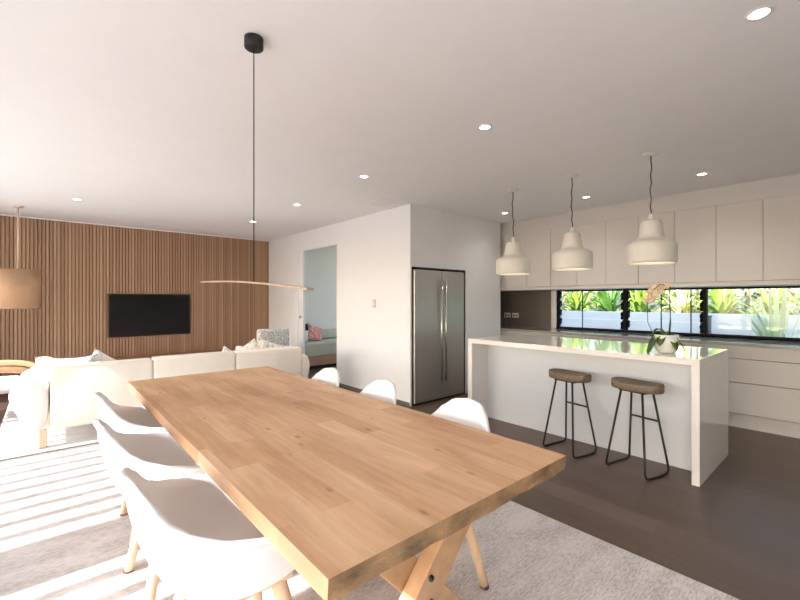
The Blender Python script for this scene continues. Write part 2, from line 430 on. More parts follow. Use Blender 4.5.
def beam(cx, y, s, ty):
    """diagonal trestle beam from foot to top; s=+1 leans right"""
    bm = bmesh.new()
    hw = .058; a = Vector((cx-s*.31, 0, 0)); b = Vector((cx+s*.31, 0, .682))
    k = hw*math.sqrt(1+(.62/.682)**2)
    poly = [(a.x-k, 0), (a.x+k, 0), (b.x+k, .682), (b.x-k, .682)]
    prism(bm, poly, y-ty/2, y+ty/2)
    return bm
for yc in (1.05, 3.30):
    obj('leg', beam(1.0, yc-.033, 1, .064), M['tableleg'], T, bevel=.004)
    obj('leg', beam(1.0, yc+.033, -1, .064), M['tableleg'], T, bevel=.004)
    for dz in (-.025, .035):
        bm = bmesh.new(); lathe(bm, [(0, 0), (.011, 0), (.011, .008), (0, .008)], 12)
        for v in bm.verts: v.co = Vector((1.0+v.co.x, yc-.065-v.co.z, .341+dz*1.4+v.co.y))
        obj('bolt', bm, M['black'], T)
bm = bmesh.new(); box(bm, .96, 1.04, 1.1, 3.22, .30, .37); obj('stretcher', bm, M['tableleg'], T, bevel=.004)

# ------------------------------------------------------------ dining chairs
def smooth(t): t = max(0, min(1, t)); return t*t*(3-2*t)
def rim(phi):
    """plan radius point and rim height at angle phi (0 = front)"""
    c, s = math.cos(phi), math.sin(phi)
    p = 2.6 if c > 0 else 2.25
    ax = .27 if c < 0 else .225; ay = .295
    r = 1/((abs(c)/ax)**p+(abs(s)/ay)**p)**(1/p)
    x, y = r*c, r*s
    a = abs(phi)
    keys = [(0, .425), (.55, .43), (.85, .47), (1.15, .585), (1.5, .622), (1.9, .645), (2.2, .672), (2.45, .708), (2.65, .77), (2.85, .808), (3.15, .818)]
    for (a0, h0), (a1, h1) in zip(keys, keys[1:]):
        if a <= a1+1e-6:
            t = (a-a0)/(a1-a0); h = h0+(h1-h0)*(smooth(t)*.5+t*.5); break
    return x, y, h
def shell_bm():
    bm = bmesh.new(); NP, NS = 72, 18
    c = bm.verts.new((0, 0, .405)); rows = []
    for s in range(1, NS+1):
        t = s/NS; row = []
        for k in range(NP):
            phi = -PI+2*PI*k/NP
            x, y, h = rim(phi)
            q = .60
            if t <= .5:
                u = t/.5; f = q*u; z = .405+.018*u*u
            else:
                u = (t-.5)/.5
                f = q+(1-q)*math.sin(min(1, u*1.25)*PI/2)*(.94+.06*u)
                z = .423+(h-.423)*(1-math.cos(u*PI/2))**.9
            lean = .05*max(0, h-.55)/.25*max(0, (z-.45)/.35)
            row.append(bm.verts.new((x*f-(lean if x < 0 else 0)*abs(math.cos(phi)), y*f*(1-.05*max(0, math.cos(phi))), z)))
        rows.append(row)
    lip = []
    for k in range(NP):
        v = rows[-1][k].co; d = Vector((v.x, v.y, 0)).normalized()
        lip.append(bm.verts.new((v.x+d.x*.014, v.y+d.y*.014, v.z-.004)))
    rows.append(lip)
    for k in range(NP):
        bm.faces.new((c, rows[0][k], rows[0][(k+1) % NP]))
    for a, b in zip(rows, rows[1:]):
        for k in range(NP): bm.faces.new((a[k], b[k], b[(k+1) % NP], a[(k+1) % NP]))
    for f in bm.faces: f.smooth = True
    return bm
def make_chair(label):
    t = thing('dining_chair', label, 'chair', group='dining chairs')
    sh = obj('seat_shell', shell_bm(), M['chair'], t)
    so = sh.modifiers.new('thick', 'SOLIDIFY'); so.thickness = .016; so.offset = 0
    for sx in (-1, 1):
        for sy in (-1, 1):
            bm = bmesh.new(); tube(bm, [(sx*.10, sy*.13, .392), (sx*.145, sy*.18, .2), (sx*.18, sy*.215, .014)], .028, 12, r1=.020)
            lg = obj('leg', bm, M['chairleg'], t)
            bm = bmesh.new(); tube(bm, [(sx*.18, sy*.215, .014), (sx*.182, sy*.217, 0)], .0205, 10); obj('foot_cap', bm, M['legtip'], lg)
    bm = bmesh.new(); box(bm, -.15, .15, -.16, .16, .375, .398); obj('leg_bracket', bm, M['chairleg'], t, bevel=.006)
    return t
clabels = ['white armchair shell on beech legs nearest the camera on the left side of the table',
           'white dining armchair, middle one on the sunlit left side of the table',
           'white dining armchair on the left side of the table, farthest, beside the sofa back',
           'white dining armchair, nearest of three showing over the right edge of the table',
           'white dining armchair, middle of three beyond the right edge of the table',
           'white dining armchair, farthest of three beyond the right table edge, before the doorway']
c0 = make_chair(clabels[0])
pos = [(.505, 1.48, 0), (.495, 2.19, .02), (.545, 2.84, -.02), (1.37, 1.39, PI), (1.36, 2.08, PI-.03), (1.345, 2.70, PI+.03)]
for i, (x, y, r) in enumerate(pos):
    o = c0 if i == 0 else copy_tree(c0)
    o.location = (x, y, .012); o.rotation_euler = (0, 0, r); o['label'] = clabels[i]

# ------------------------------------------------------------ island
I = thing('kitchen_island', 'white stone waterfall kitchen island with recessed stool side', 'kitchen island')
IX0, IX1, IY0, IY1, IZ = 3.58, 4.52, .79, 2.94, .927
boxes('countertop', [(IX0, IX1, IY0, IY1, IZ-.05, IZ)], M['stone'], I, bevel=.003)
boxes('end_panel', [(IX0, IX1, IY0, IY0+.05, 0, IZ-.05)], M['stone'], I, bevel=.002)
boxes('end_panel', [(IX0, IX1, IY1-.06, IY1, 0, IZ-.05)], M['stone'], I, bevel=.002)
boxes('back_panel', [(3.87, 3.89, IY0+.05, IY1-.06, 0, IZ-.05)], M['islandback'], I)
boxes('cabinet_body', [(3.89, 4.46, IY0+.05, IY1-.06, .1, IZ-.05)], M['cab'], I)
boxes('kickboard', [(3.89, 4.42, IY0+.05, IY1-.06, 0, .1)], M['cab'], I)
for k in range(4):
    y0 = IY0+.06+k*.505
    d = boxes('door', [(4.46, 4.48, y0, y0+.497, .11, IZ-.07)], M['cab'], I, bevel=.001)

# ------------------------------------------------------------ stools
def seat_bm():
    bm = bmesh.new(); n = 48; top = []; bot = []; mid = []
    def R(a, k):
        # elongated along y, slightly dished on the front edge
        x = .125*k*math.cos(a)*(abs(math.cos(a))**-.25 if abs(math.cos(a)) > .05 else 1); y = .195*k*math.sin(a)
        if x < 0: x += .035*(1-(y/.195)**2)*k*.5
        return x, y
    prof = [(.0, .004), (.5, .0), (.86, .008), (.97, .010), (1.0, .002), (1.0, -.038), (.97, -.048), (.5, -.056), (0, -.056)]
    rings = []
    for k, z in prof:
        if k == 0: rings.append([bm.verts.new((0, 0, .70+z))]); continue
        r = []
        for i in range(n):
            x, y = R(2*PI*i/n, k); dz = .012*(abs(y)/.195)**2 if z > -.02 else 0
            r.append(bm.verts.new((x, y, .69+z+dz)))
        rings.append(r)
    rings[0][0].co.z = .688
    rings[-1][0].co.z = .634
    for a, b in zip(rings, rings[1:]):
        for k in range(n):
            if len(a) == 1: bm.faces.new((a[0], b[k], b[(k+1) % n]))
            elif len(b) == 1: bm.faces.new((a[k], a[(k+1) % n], b[0]))
            else: bm.faces.new((a[k], a[(k+1) % n], b[(k+1) % n], b[k]))
    for f in bm.faces: f.smooth = True
    return bm
def make_stool(label, loc, rz):
    t = thing('bar_stool', label, 'stool', loc, rz, 'bar stools')
    obj('seat', seat_bm(), M['stoolseat'], t)
    for sy in (-1, 1):
        bm = bmesh.new()
        top = .64; yt = sy*.085; yb = sy*.16
        pts = [(-.07, yt, top), (-.148, yb*.95, .09), (-.155, yb*.98, .045), (-.15, yb, .022), (-.13, yb*1.02, .011), (-.09, yb*1.05, .009)]
        pts += [(0, yb*1.08, .009), (.09, yb*1.05, .009), (.13, yb*1.02, .011), (.15, yb, .022), (.155, yb*.98, .045), (.148, yb*.95, .09), (.07, yt, top)]
        tube(bm, pts, .0085, 10); obj('leg_frame', bm, M['black'], t)
    bm = bmesh.new(); z = .40; f = (top-z)/top; x = .07+(.148-.07)*f*1.12; y = .085+.067*f*1.14
    tube(bm, [(x, -y, z), (x+.018, -y*.5, z-.004), (x+.022, 0, z-.006), (x+.018, y*.5, z-.004), (x, y, z)], .008, 10); obj('foot_rail', bm, M['black'], t)
    bm = bmesh.new(); box(bm, -.075, .075, -.105, .105, .628, .636); obj('mounting_plate', bm, M['black'], t)
    return t
make_stool('brown wooden bar stool on thin black legs, farther one, nearer the fridge', (3.58, 1.765, 0), -.2)
make_stool('brown wooden bar stool on thin black legs, nearest the open end of the island', (3.575, 1.205, 0), -.22)

# ------------------------------------------------------------ fridge
F = thing('refrigerator', 'stainless steel side by side refrigerator set in a white wall niche', 'fridge', (0, 0, 0))
boxes('body', [(3.565, 4.54, 3.89, 4.50, .03, 1.755)], M['niche'], F)
boxes('plinth', [(3.62, 4.54, 3.85, 3.89, 0.0, .045)], M['black'], F)
fd = boxes('door', [(3.562, 4.068, 3.795, 3.883, .022, 1.757)], M['steel'], F, bevel=.012)
fd2 = boxes('door', [(4.074, 4.54, 3.795, 3.883, .022, 1.757)], M['steel'], F, bevel=.012)
for x, d in ((4.03, fd), (4.112, fd2)):
    bm = bmesh.new(); tube(bm, [(x, 3.755, .26), (x, 3.755, 1.64)], .013, 12)
    for z in (.30, .95, 1.60): tube(bm, [(x, 3.755, z), (x, 3.81, z)], .010, 10)
    obj('handle', bm, M['steel_bright'], d)

# ------------------------------------------------------------ kitchen run
def drawers_unit(name, label, y0, y1, fronts, kind='drawer'):
    t = thing(name, label, 'cabinet', (0, 0, 0), group='base cabinets under the window')
    boxes('body', [(5.58, XW, y0, y1, .15, .875)], M['cab'], t)
    boxes('kickboard', [(5.575, 5.60, y0, y1, 0, .145)], M['cab'], t)
    boxes('joint_shade_sheet', [(5.565, 5.58, y0, y1, .15, .875)], M['gap'], t)  # dark sheet behind the fronts, paints shade into their joints
    for z0, z1 in fronts:
        boxes(kind, [(5.545, 5.565, y0+.002, y1-.002, z0, z1)], M['cab'], t, bevel=.001)
DR = [(.155, .480), (.487, .733), (.740, .875)]
drawers_unit('drawer_cabinet', 'white handleless three-drawer base cabinet right of the island end', -.20, .985, DR)
drawers_unit('drawer_cabinet', 'white base cabinet behind the island, under the flower pot side of the window', .985, 1.90, DR)
drawers_unit('drawer_cabinet', 'white base cabinet behind the island, below the middle louvre window', 1.90, 2.85, DR)
drawers_unit('base_cabinet', 'white base cabinet in the kitchen corner below the dark splashback', 2.85, 4.35, [(.155, .875)], 'door')
drawers_unit('drawer_cabinet', 'white handleless base cabinet cut off by the right photo edge', -1.4, -.20, DR)
tag(boxes('countertop', [(5.50, XW, -1.4, 4.355, .876, .906)], M['benchtop'], bevel=.003), 'long polished grey countertop below the kitchen windows', 'countertop')
tag(boxes('splashback', [(XW-.012, XW, 3.281, 4.355, .907, 1.555)], M['splash']), 'dark brown glass splashback in the kitchen corner left of the window', 'splashback')
for i, (y, l) in enumerate([(4.08, 'white power outlet on the dark splashback, left of the pair'), (3.92, 'white power outlet on the dark splashback, right of the pair')]):
    t = thing('power_outlet', l, 'power outlet', (XW-.012, y, 1.10), group='outlets on the splashback')
    boxes('plate', [(-.008, 0, -.062, .062, -.04, .04)], M['plastic'], t, bevel=.002)
    for s in (-.028, .028):
        boxes('socket', [(-.011, -.008, s-.016, s+.016, -.02, .012)], M['gap'], t)
# upper cabinets
ys = [3.773, 3.001, 2.229, 1.457, .685, -.087, -.859]
ulab = ['white handleless upper cabinet pair in the corner beside the fridge wall', 'white upper cabinet pair behind the middle pendant',
        'white upper cabinet pair behind the largest pendant lamp', 'white upper cabinet pair right of the three pendants', 'white upper cabinet pair nearest the right photo edge',
        'white upper cabinet pair running out past the right photo edge']
for i in range(6):
    a, b = ys[i], ys[i+1]
    t = thing('upper_cabinet', ulab[i], 'cabinet', (0, 0, 0), group='upper cabinets above the window')
    boxes('body', [(5.545, XW, b, a, 1.57, 2.39)], M['gap'], t)
    m_ = (a+b)/2
    for y0, y1 in ((m_, a), (b, m_)):
        boxes('door', [(5.52, 5.54, y0+.002, y1-.002, 1.562, 2.3905)], M['cab'], t, bevel=.001)
sboxes('trim_3', [(5.52, XW, -2.6, 4.36, 2.392, CH)], M['cab'])                 # bulkhead over cupboards
sboxes('trim_4', [(5.53, XW, -2.6, 4.36, 1.512, 1.56)], M['cab'])              # underside rail
sboxes('trim_5', [(5.52, XW, 3.775, 4.36, 1.562, 2.39)], M['cab'])
sboxes('trim_6', [(5.52, XW, -2.6, -.861, 1.562, 2.39)], M['cab'])

# ------------------------------------------------------------ windows
def fixed_frame(p, y0, y1, t0=.018, t1=.022, b=.018, tp=.022):
    boxes('window_frame', [(XW+.03, XW+.10, y0, y1, WZ0, WZ0+b), (XW+.03, XW+.10, y0, y1, WZ1-tp, WZ1), (XW+.03, XW+.10, y0, y0+t0, WZ0+b, WZ1-tp), (XW+.03, XW+.10, y1-t1, y1, WZ0+b, WZ1-tp)], M['frame'], p)
def louvre(n, y0, y1, bars):
    p = bpy.data.objects.new('window_%d' % n, None); C.objects.link(p); p['kind'] = 'structure'
    fixed_frame(p, y0, y1)
    ya, yb = y0+.018, y1-.022
    nb = 4; H = (WZ1-.022-WZ0-.018)/nb; ang = math.radians(36)
    for k in range(nb):
        zc = WZ0+.018+H*(k+.5)
        mtx = Matrix.Translation((XW+.065, 0, zc)) @ Matrix.Rotation(ang, 4, 'Y')
        bm = bmesh.new(); box(bm, -.003, .003, ya+.01, yb-.01, -H*.52, H*.52, 0, mtx)
        bl = obj('louvre_blade', bm, M['glass'], p)
        bm = bmesh.new()
        for yy in (ya, yb-.022):
            box(bm, -.016, .016, yy, yy+.03, -H*.5, H*.5, 0, mtx)
            box(bm, -.034, .034, yy-.002, yy+.036, -H*.14, H*.20, 0, mtx)
        obj('blade_clip', bm, M['frame'], bl)
    for y in bars:
        boxes('security_bar', [(XW+.105, XW+.115, y-.006, y+.006, WZ0, WZ1)], M['frame'], p)
louvre(1, 2.205, WY1, [2.83])
louvre(2, 1.29, 2.205, [1.78, 1.45])
p = bpy.data.objects.new('window_3', None); C.objects.link(p); p['kind'] = 'structure'
fixed_frame(p, WY0, 1.29, .04, .020, .024)
bm = bmesh.new(); box(bm, XW+.06, XW+.066, WY0+.04, 1.27, WZ0+.032, WZ1-.022); obj('window_pane', bm, M['glass'], p)
sboxes('trim_7', [(XW+.0, XW+.24, WY0, WY1, WZ0-.018, WZ0)], M['benchtop'])

# ------------------------------------------------------------ pendants
def pendant(label, x, y, zb, seed):
    t = thing('pendant_lamp', label, 'lamp', (x, y, zb), group='ceramic pendant lamps over the island')
    out = [(.200, 0), (.207, .02), (.207, .15), (.198, .178), (.165, .197), (.120, .212), (.105, .235), (.100, .27), (.086, .365), (.072, .378), (0, .382)]
    inn = [(0, .37), (.07, .366), (.078, .355), (.092, .265), (.098, .23), (.115, .203), (.16, .188), (.190, .17), (.199, .148), (.199, .02), (.192, 0)]
    bm = bmesh.new(); lathe(bm, inn+out, 48)
    for v in bm.verts: v.co.x *= .9; v.co.y *= .9; v.co.z *= .95
    obj('lamp_shade', bm, M['ceramic'], t)
    rnd = random.Random(seed); top = CH-zb
    pts = []
    n = 26
    for i in range(n+1):
        z = .415+(top-.02-.415)*i/n
        pts.append((.004*math.sin(i*.9+seed)*(1-(i/n)**8)+.012*math.sin(i/n*PI*1.6+seed)*math.sin(i/n*PI), .004*math.cos(i*.9+seed)*(1-(i/n)**8), z))
    bm = bmesh.new(); tube(bm, pts, .0052, 8); obj('cord', bm, M['cord'], t)
    bm = bmesh.new(); lathe(bm, [(0, .355), (.02, .355), (.02, .40), (.012, .42), (0, .422)], 20); obj('cord_grip', bm, M['ceramic'], t)
    bm = bmesh.new(); lathe(bm, [(0, top), (.062, top), (.062, top-.010), (.02, top-.022), (0, top-.024)], 28); obj('ceiling_rose', bm, M['ceramic'], t)
    bm = bmesh.new(); lathe(bm, [(0, .035), (.028, .045), (.042, .075), (.038, .105), (.020, .14), (.02, .366), (0, .368)], 20); obj('bulb', bm, M['bulb'], t)
pendant('white ceramic pendant lamp on a twisted cord, farthest, nearest the fridge', 3.935, 2.587, 1.645, 1)
pendant('white ceramic pendant lamp on a twisted cord, middle of the three over the island', 3.915, 1.902, 1.66, 2)
pendant('white ceramic pendant lamp on a twisted cord, hanging nearest over the orchid', 3.825, 1.18, 1.665, 3)
# linear timber pendant
t = thing('linear_pendant_lamp', 'slim bowed timber bar lamp hanging on one black cord above the dining table', 'lamp', (.738, 1.89, 0))
bm = bmesh.new(); lathe(bm, [(0, CH), (.043, CH), (.043, CH-.045), (.040, CH-.048), (0, CH-.048)], 32); obj('ceiling_canopy', bm, M['black'], t)
bm = bmesh.new(); tube(bm, [(0, 0, CH-.047), (0, 0, 1.445)], .0028, 8); obj('cord', bm, M['black'], t)
bm = bmesh.new()
prev = None; nseg = 30
for i in range(nseg+1):
    u = i/nseg; yy = -.54+u*(.54+.83); z = 1.400+.072*u+.014*math.sin(PI*u)
    w = .014
    ring = [bm.verts.new((-w, yy, z-.004)), bm.verts.new((w, yy, z-.004)), bm.verts.new((w, yy, z+.004)), bm.verts.new((-w, yy, z+.004))]
    if prev:
        for k in range(4): bm.faces.new((prev[k], prev[(k+1) % 4], ring[(k+1) % 4], ring[k]))
    else: bm.faces.new(ring[::-1])
    prev = ring
bm.faces.new(prev); obj('light_bar', bm, mat('bar_timber', (172, 146, 120), .6, .1, 6, (6, 1, 1)), t)
# drum pendant far left
t = thing('drum_pendant_lamp', 'woven drum pendant lamp on a pale cord before the timber wall', 'lamp', (-.27, 7.30, 0))
bm = bmesh.new(); lathe(bm, [(.212, 1.75), (.217, 1.755), (.224, 1.25), (.219, 1.25)], 48)
bmesh.ops.recalc_face_normals(bm, faces=bm.faces[:])
lathe(bm, [(.219, 1.25), (.212, 1.75)], 48)
obj('lamp_shade', bm, M['lino'], t)
bm = bmesh.new()
for a in (0, PI/3, 2*PI/3): tube(bm, [(-.213*math.cos(a), -.213*math.sin(a), 1.745), (.213*math.cos(a), .213*math.sin(a), 1.745)], .005, 6)
obj('shade_frame', bm, M['cane'], t)
bm = bmesh.new(); tube(bm, [(0, 0, 1.60), (0, 0, CH-.02)], .009, 8); obj('cord', bm, M['palecord'], t)
bm = bmesh.new(); lathe(bm, [(0, CH), (.05, CH), (.05, CH-.02), (0, CH-.02)], 24); obj('ceiling_rose', bm, M['palecord'], t)
bm = bmesh.new(); lathe(bm, [(0, 1.42), (.03, 1.44), (.045, 1.49), (.03, 1.55), (.018, 1.60), (0, 1.60)], 20); obj('bulb', bm, M['plastic'], t)

# downlights
dls = [((2.307, .299), 'round white recessed downlight nearest the top right photo corner'), ((2.354, 1.777), 'lit recessed downlight in the ceiling left of the island pendants'),
       ((4.827, 1.047), 'lit recessed downlight right of the nearest pendant cord'), ((4.862, 2.191), 'lit recessed downlight between the middle and nearest pendants'),
       ((4.893, 3.348), 'lit recessed downlight beside the cord of the farthest pendant'), ((2.389, 3.282), 'recessed downlight before the white wall corner'),
       ((2.44, 4.812), 'recessed downlight above the right end of the sofa'), ((2.449, 6.307), 'recessed downlight seen behind the black lamp cord, near the timber wall'),
       ((.29, 6.343), 'recessed downlight above the television area, farthest left')]
for (x, y), l in dls:
    t = thing('downlight', l, 'ceiling light', (x, y, CH), group='recessed ceiling downlights')
    bm = bmesh.new(); lathe(bm, [(.036, -.004), (.047, -.004), (.050, 0), (.036, 0)], 28); obj('trim_ring', bm, M['plastic'], t)
    bm = bmesh.new(); lathe(bm, [(0, -.002), (.0355, -.002), (.0355, 0), (0, 0)], 28); obj('lens', bm, M['lens'], t)
    sp = bpy.data.lights.new('downlight_lamp', 'SPOT'); sp.energy = 6 if y > 3.3 and x > 4 else 13; sp.spot_size = math.radians(130); sp.spot_blend = 1; sp.shadow_soft_size = .035; sp.color = (1, .965, .92)
    so = bpy.data.objects.new('downlight_lamp', sp); C.objects.link(so); so.location = (x, y, CH-.012)
t = thing('air_vent', 'flush white ceiling air vent above the white wall corner', 'vent', (3.20, 4.02, CH))
boxes('vent_frame', [(-.15, .15, -.16, -.145, -.006, 0), (-.15, .15, .145, .16, -.006, 0), (-.15, -.135, -.145, .145, -.006, 0), (.135, .15, -.145, .145, -.006, 0)], M['plastic'], t)
boxes('vent_slats', [(-.135, .135, -.14+k*.04, -.14+k*.04+.025, -.004, 0) for k in range(7)], M['plastic'], t)
t = thing('light_switch', 'small light switch on the white wall right of the doorway', 'light switch', (3.51, 4.57, 1.31))
boxes('plate', [(-.008, 0, -.035, .035, -.058, .058)], mat('switch_plate', (196, 194, 194), .4, .02), t, bevel=.002)
boxes('rocker', [(-.012, -.008, -.014, .014, -.028, .028)], M['plastic'], t)

# ------------------------------------------------------------ television + bench
t = thing('television', 'black flat television set into the slatted timber wall', 'television', (0, 0, 0))
boxes('casing', [(TV[0], TV[1], 8.175, 8.21, TV[2], TV[3])], M['black'], t, bevel=.003)
boxes('screen', [(TV[0]+.02, TV[1]-.02, 8.170, 8.176, TV[2]+.02, TV[3]-.02)], M['screen'], t)
t = thing('media_bench', 'long low timber bench along the foot of the slatted wall', 'bench', (0, 0, 0))
boxes('bench_top', [(.35, 3.47, 7.74, 8.165, .36, .40)], M['bench_wood'], t, bevel=.003)
boxes('carcass', [(.37, 3.46, 7.77, 8.165, .06, .36)], M['bench_wood'], t)
boxes('plinth', [(.42, 3.40, 7.80, 8.1, 0, .06)], M['niche'], t)
for k in range(4): boxes('drawer', [(.375+k*.771, .375+k*.771+.765, 7.755, 7.77, .07, .352)], M['bench_wood'], t, bevel=.001)

# ------------------------------------------------------------ sofa
def arm_bm(x0, out, w, y0, y1):
    """rounded flaring arm profile extruded along y, rounded ends"""
    prof = [(0, .17), (0, .56), (.03, .585), (.10, .62), (.18, .63), (.25, .62), (.31, .59), (.355, .53), (.36, .47), (.325, .38), (.27, .29), (.21, .21), (.17, .165), (.10, .16)]
    k = w/.36
    bm = bmesh.new(); rings = []
    n = len(prof); cx = .17*k; cz = .45
    for yy, sc in ((y0, .86), (y0+.012, .93), (y0+.04, .98), (y0+.08, 1), (y1-.08, 1), (y1-.04, .98), (y1-.012, .93), (y1, .86)):
        rings.append([bm.verts.new((x0+out*(cx+(px*k-cx)*sc), yy, cz+(pz-cz)*sc)) for px, pz in prof])
    for a, b in zip(rings, rings[1:]):
        for i in range(n): f = bm.faces.new((a[i], a[(i+1) % n], b[(i+1) % n], b[i])); f.smooth = True
    f = bm.faces.new(rings[0]); f.smooth = True; f = bm.faces.new(rings[-1][::-1]); f.smooth = True
    return bm
SF = thing('sofa', 'long cream three-section sofa seen from behind, on short timber legs', 'sofa', (.03, 4.89, .012), -.035)
L = 2.48
rb = bmesh.new(); rbox(rb, .02, L-.02, .02, .92, .15, .34, .03); obj('base', rb, M['sofa'], SF)
for i in range(3):
    a = [0, .815, 1.65, L][i]; b = [0, .815, 1.65, L][i+1]
    rb = bmesh.new(); rbox(rb, a+.002, b-.002, 0, .20, .16, [.728, .736, .735][i], .028, 4)
    for v in rb.verts:                      # pillowy top edge, corners rising
        if v.co.z > .55:
            u = (v.co.x-a)/(b-a)*2-1; v.co.z += .012*(abs(u)**3)-.006
    obj('backrest', rb, M['sofa'], SF)
    rb = bmesh.new(); rbox(rb, a+.004, b-.004, .20, .93, .34, .46, .03); obj('seat_cushion', rb, M['sofa'], SF)
obj('arm', arm_bm(-.005, -1, .28, .03, .95), M['sofa2'], SF, sub=1)
obj('arm', arm_bm(L+.003, 1, .13, .03, .95), M['sofa'], SF, sub=1)
for x in (-.05, L+.02):
    for y in (.06, .86):
        bm = bmesh.new(); box(bm, x-.028, x+.028, y-.028, y+.028, 0, .16); obj('leg', bm, M['chairleg'], SF, bevel=.005)

def pillow(name, label, m, loc, rot, sx=.48, sz=.48, th=.14, group=None):
    """square cushion standing in its local xz plane, centre at origin"""
    bm = bmesh.new(); n = 16; vs = {}
    for s in (-1, 1):
        for i in range(n+1):
            for j in range(n+1):
                u, v = i/n*2-1, j/n*2-1
                e = (max(0, (1-u**2))*max(0, (1-v**2)))**.45
                pin = 1-.10*((1-abs(u)**2)*(abs(v)**3)); pin2 = 1-.10*((1-abs(v)**2)*(abs(u)**3))
                if s == 1 and (i in (0, n) or j in (0, n)): vs[s, i, j] = vs[-1, i, j]; continue
                vs[s, i, j] = bm.verts.new((u*sx/2*pin2, s*th/2*e, v*sz/2*pin))
    for s in (-1, 1):
        for i in range(n):
            for j in range(n):
                q = [vs[s, i, j], vs[s, i+1, j], vs[s, i+1, j+1], vs[s, i, j+1]]
                f = bm.faces.new(q); f.smooth = True
    o = obj(name, bm, m); o.location = loc; o.rotation_euler = rot
    return tag(o, label, 'cushion', group)
R = math.radians
pillow('cushion', 'white cushion leaning on the sofa back at its far left corner', M['pillow'], (.13, 5.19, .60), (R(-14), R(5), R(-6)), .46, .40)
pillow('cushion', 'small blue and white printed cushion peeping above the sofa back', M['pillow_blue'], (.30, 5.30, .62), (R(-10), R(-4), R(8)), .34, .34, .1)
pillow('cushion', 'greenish cream cushion with one corner standing up above the sofa back', M['pillow'], (.47, 5.36, .57), (R(-16), R(34), R(0)), .42, .40)
pillow('cushion', 'leaf-printed cushion tilted on the sofa, left of the patterned armchair', M['pillow_leaf'], (1.93, 5.12, .60), (R(-14), R(-30), R(-8)), .42, .40)
pillow('cushion', 'small white printed cushion at the foot of the slatted wall end, left of the pair', M['pillow_leaf'], (1.76, 5.30, .56), (R(-14), R(32), R(6)), .34, .34)
pillow('cushion', 'pale printed cushion at the sofa right end before the patterned armchair', M['pillow_leaf'], (2.22, 5.12, .62), (R(-14), R(20), R(4)), .44, .40)

# patterned armchair beyond the sofa
A = thing('armchair', 'armchair in grey and white patterned fabric beyond the sofa right end', 'armchair', (2.76, 6.22, .012), R(8))
rb = bmesh.new(); rbox(rb, -.27, .27, -.04, .10, .30, .89, .04)
obj('backrest', rb, M['armchair_pattern'], A)
rb = bmesh.new(); rbox(rb, -.27, .27, .10, .62, .30, .44, .04); obj('seat', rb, M['armchair_pattern'], A)
for sx in (-1, 1):
    rb = bmesh.new(); rbox(rb, sx*.31-.04, sx*.31+.04, -.02, .60, .30, .60, .03); obj('arm', rb, M['sofa2'], A)
    for yy in (.03, .55):
        bm = bmesh.new(); tube(bm, [(sx*.25, yy, .30), (sx*.28, yy, 0)], .018, 10, r1=.012); obj('leg', bm, M['chairleg'], A)
# bent timber armchair far left
B = thing('lounge_chair', 'white upholstered lounge chair with a bent timber arm at the left photo edge', 'armchair', (-.44, 6.62, .0), PI/2)
for x in (-.34, .34):
    pts = []
    for i in range(25):
        a = PI*i/24
        pts.append((x, .0+.40*math.cos(a)*(1 if i < 25 else 1), .40+.19*math.sin(a)**.7))
    bm = bmesh.new(); pts = [(x, .42, .012)]+pts+[(x, -.42, .012)]
    tube(bm, pts, .034, 10)
    obj('arm', bm, M['cane'], B)
pts = []
for i in range(21):
    a = PI*i/20; pts.append((.40*math.cos(a), -.34-.16*math.sin(a), .60+.015*math.sin(a)))
bm = bmesh.new(); tube(bm, pts, .026, 10); obj('back_rail', bm, M['cane'], B)
rb = bmesh.new(); rbox(rb, -.31, .31, -.30, .36, .30, .44, .04, puff=.015); obj('seat_cushion', rb, M['sofa2'], B)
rb = bmesh.new(); rbox(rb, -.31, .31, -.44, -.30, .34, .585, .04, puff=.01); obj('backrest_cushion', rb, M['sofa2'], B)
bm = bmesh.new(); box(bm, -.34, .34, -.36, -.32, .25, .30); box(bm, -.34, .34, .32, .36, .25, .30); obj('seat_rail', bm, M['cane'], B)

# ------------------------------------------------------------ side room daybed
D = thing('daybed', 'sage green daybed on a timber base in the room through the doorway', 'daybed', (0, 0, 0))
boxes('base', [(3.75, 5.2, 7.05, 7.95, .08, .25)], M['bench_wood'], D, bevel=.003)
boxes('plinth', [(3.8, 5.15, 7.12, 7.9, 0, .08)], M['niche'], D)
rb = bmesh.new(); rbox(rb, 3.75, 5.2, 7.04, 7.95, .25, .51, .03); obj('mattress', rb, M['sage'], D)
rb = bmesh.new(); rbox(rb, 3.75, 5.2, 7.74, 7.955, .51, .71, .04); obj('bolster', rb, M['sage'], D)
pillow('cushion', 'coral pink patterned cushion on the green daybed', M['pink'], (4.22, 7.52, .665), (R(-22), R(18), R(4)), .36, .34, .12)
pillow('cushion', 'dark cushion behind the coral cushion on the green daybed', M['darkcloth'], (4.02, 7.66, .68), (R(-14), R(-12), R(0)), .34, .34, .08)
pillow('cushion', 'white cushion at the left end of the green daybed', M['pillow'], (3.92, 7.50, .635), (R(-20), R(10), R(-10)), .26, .26, .10)

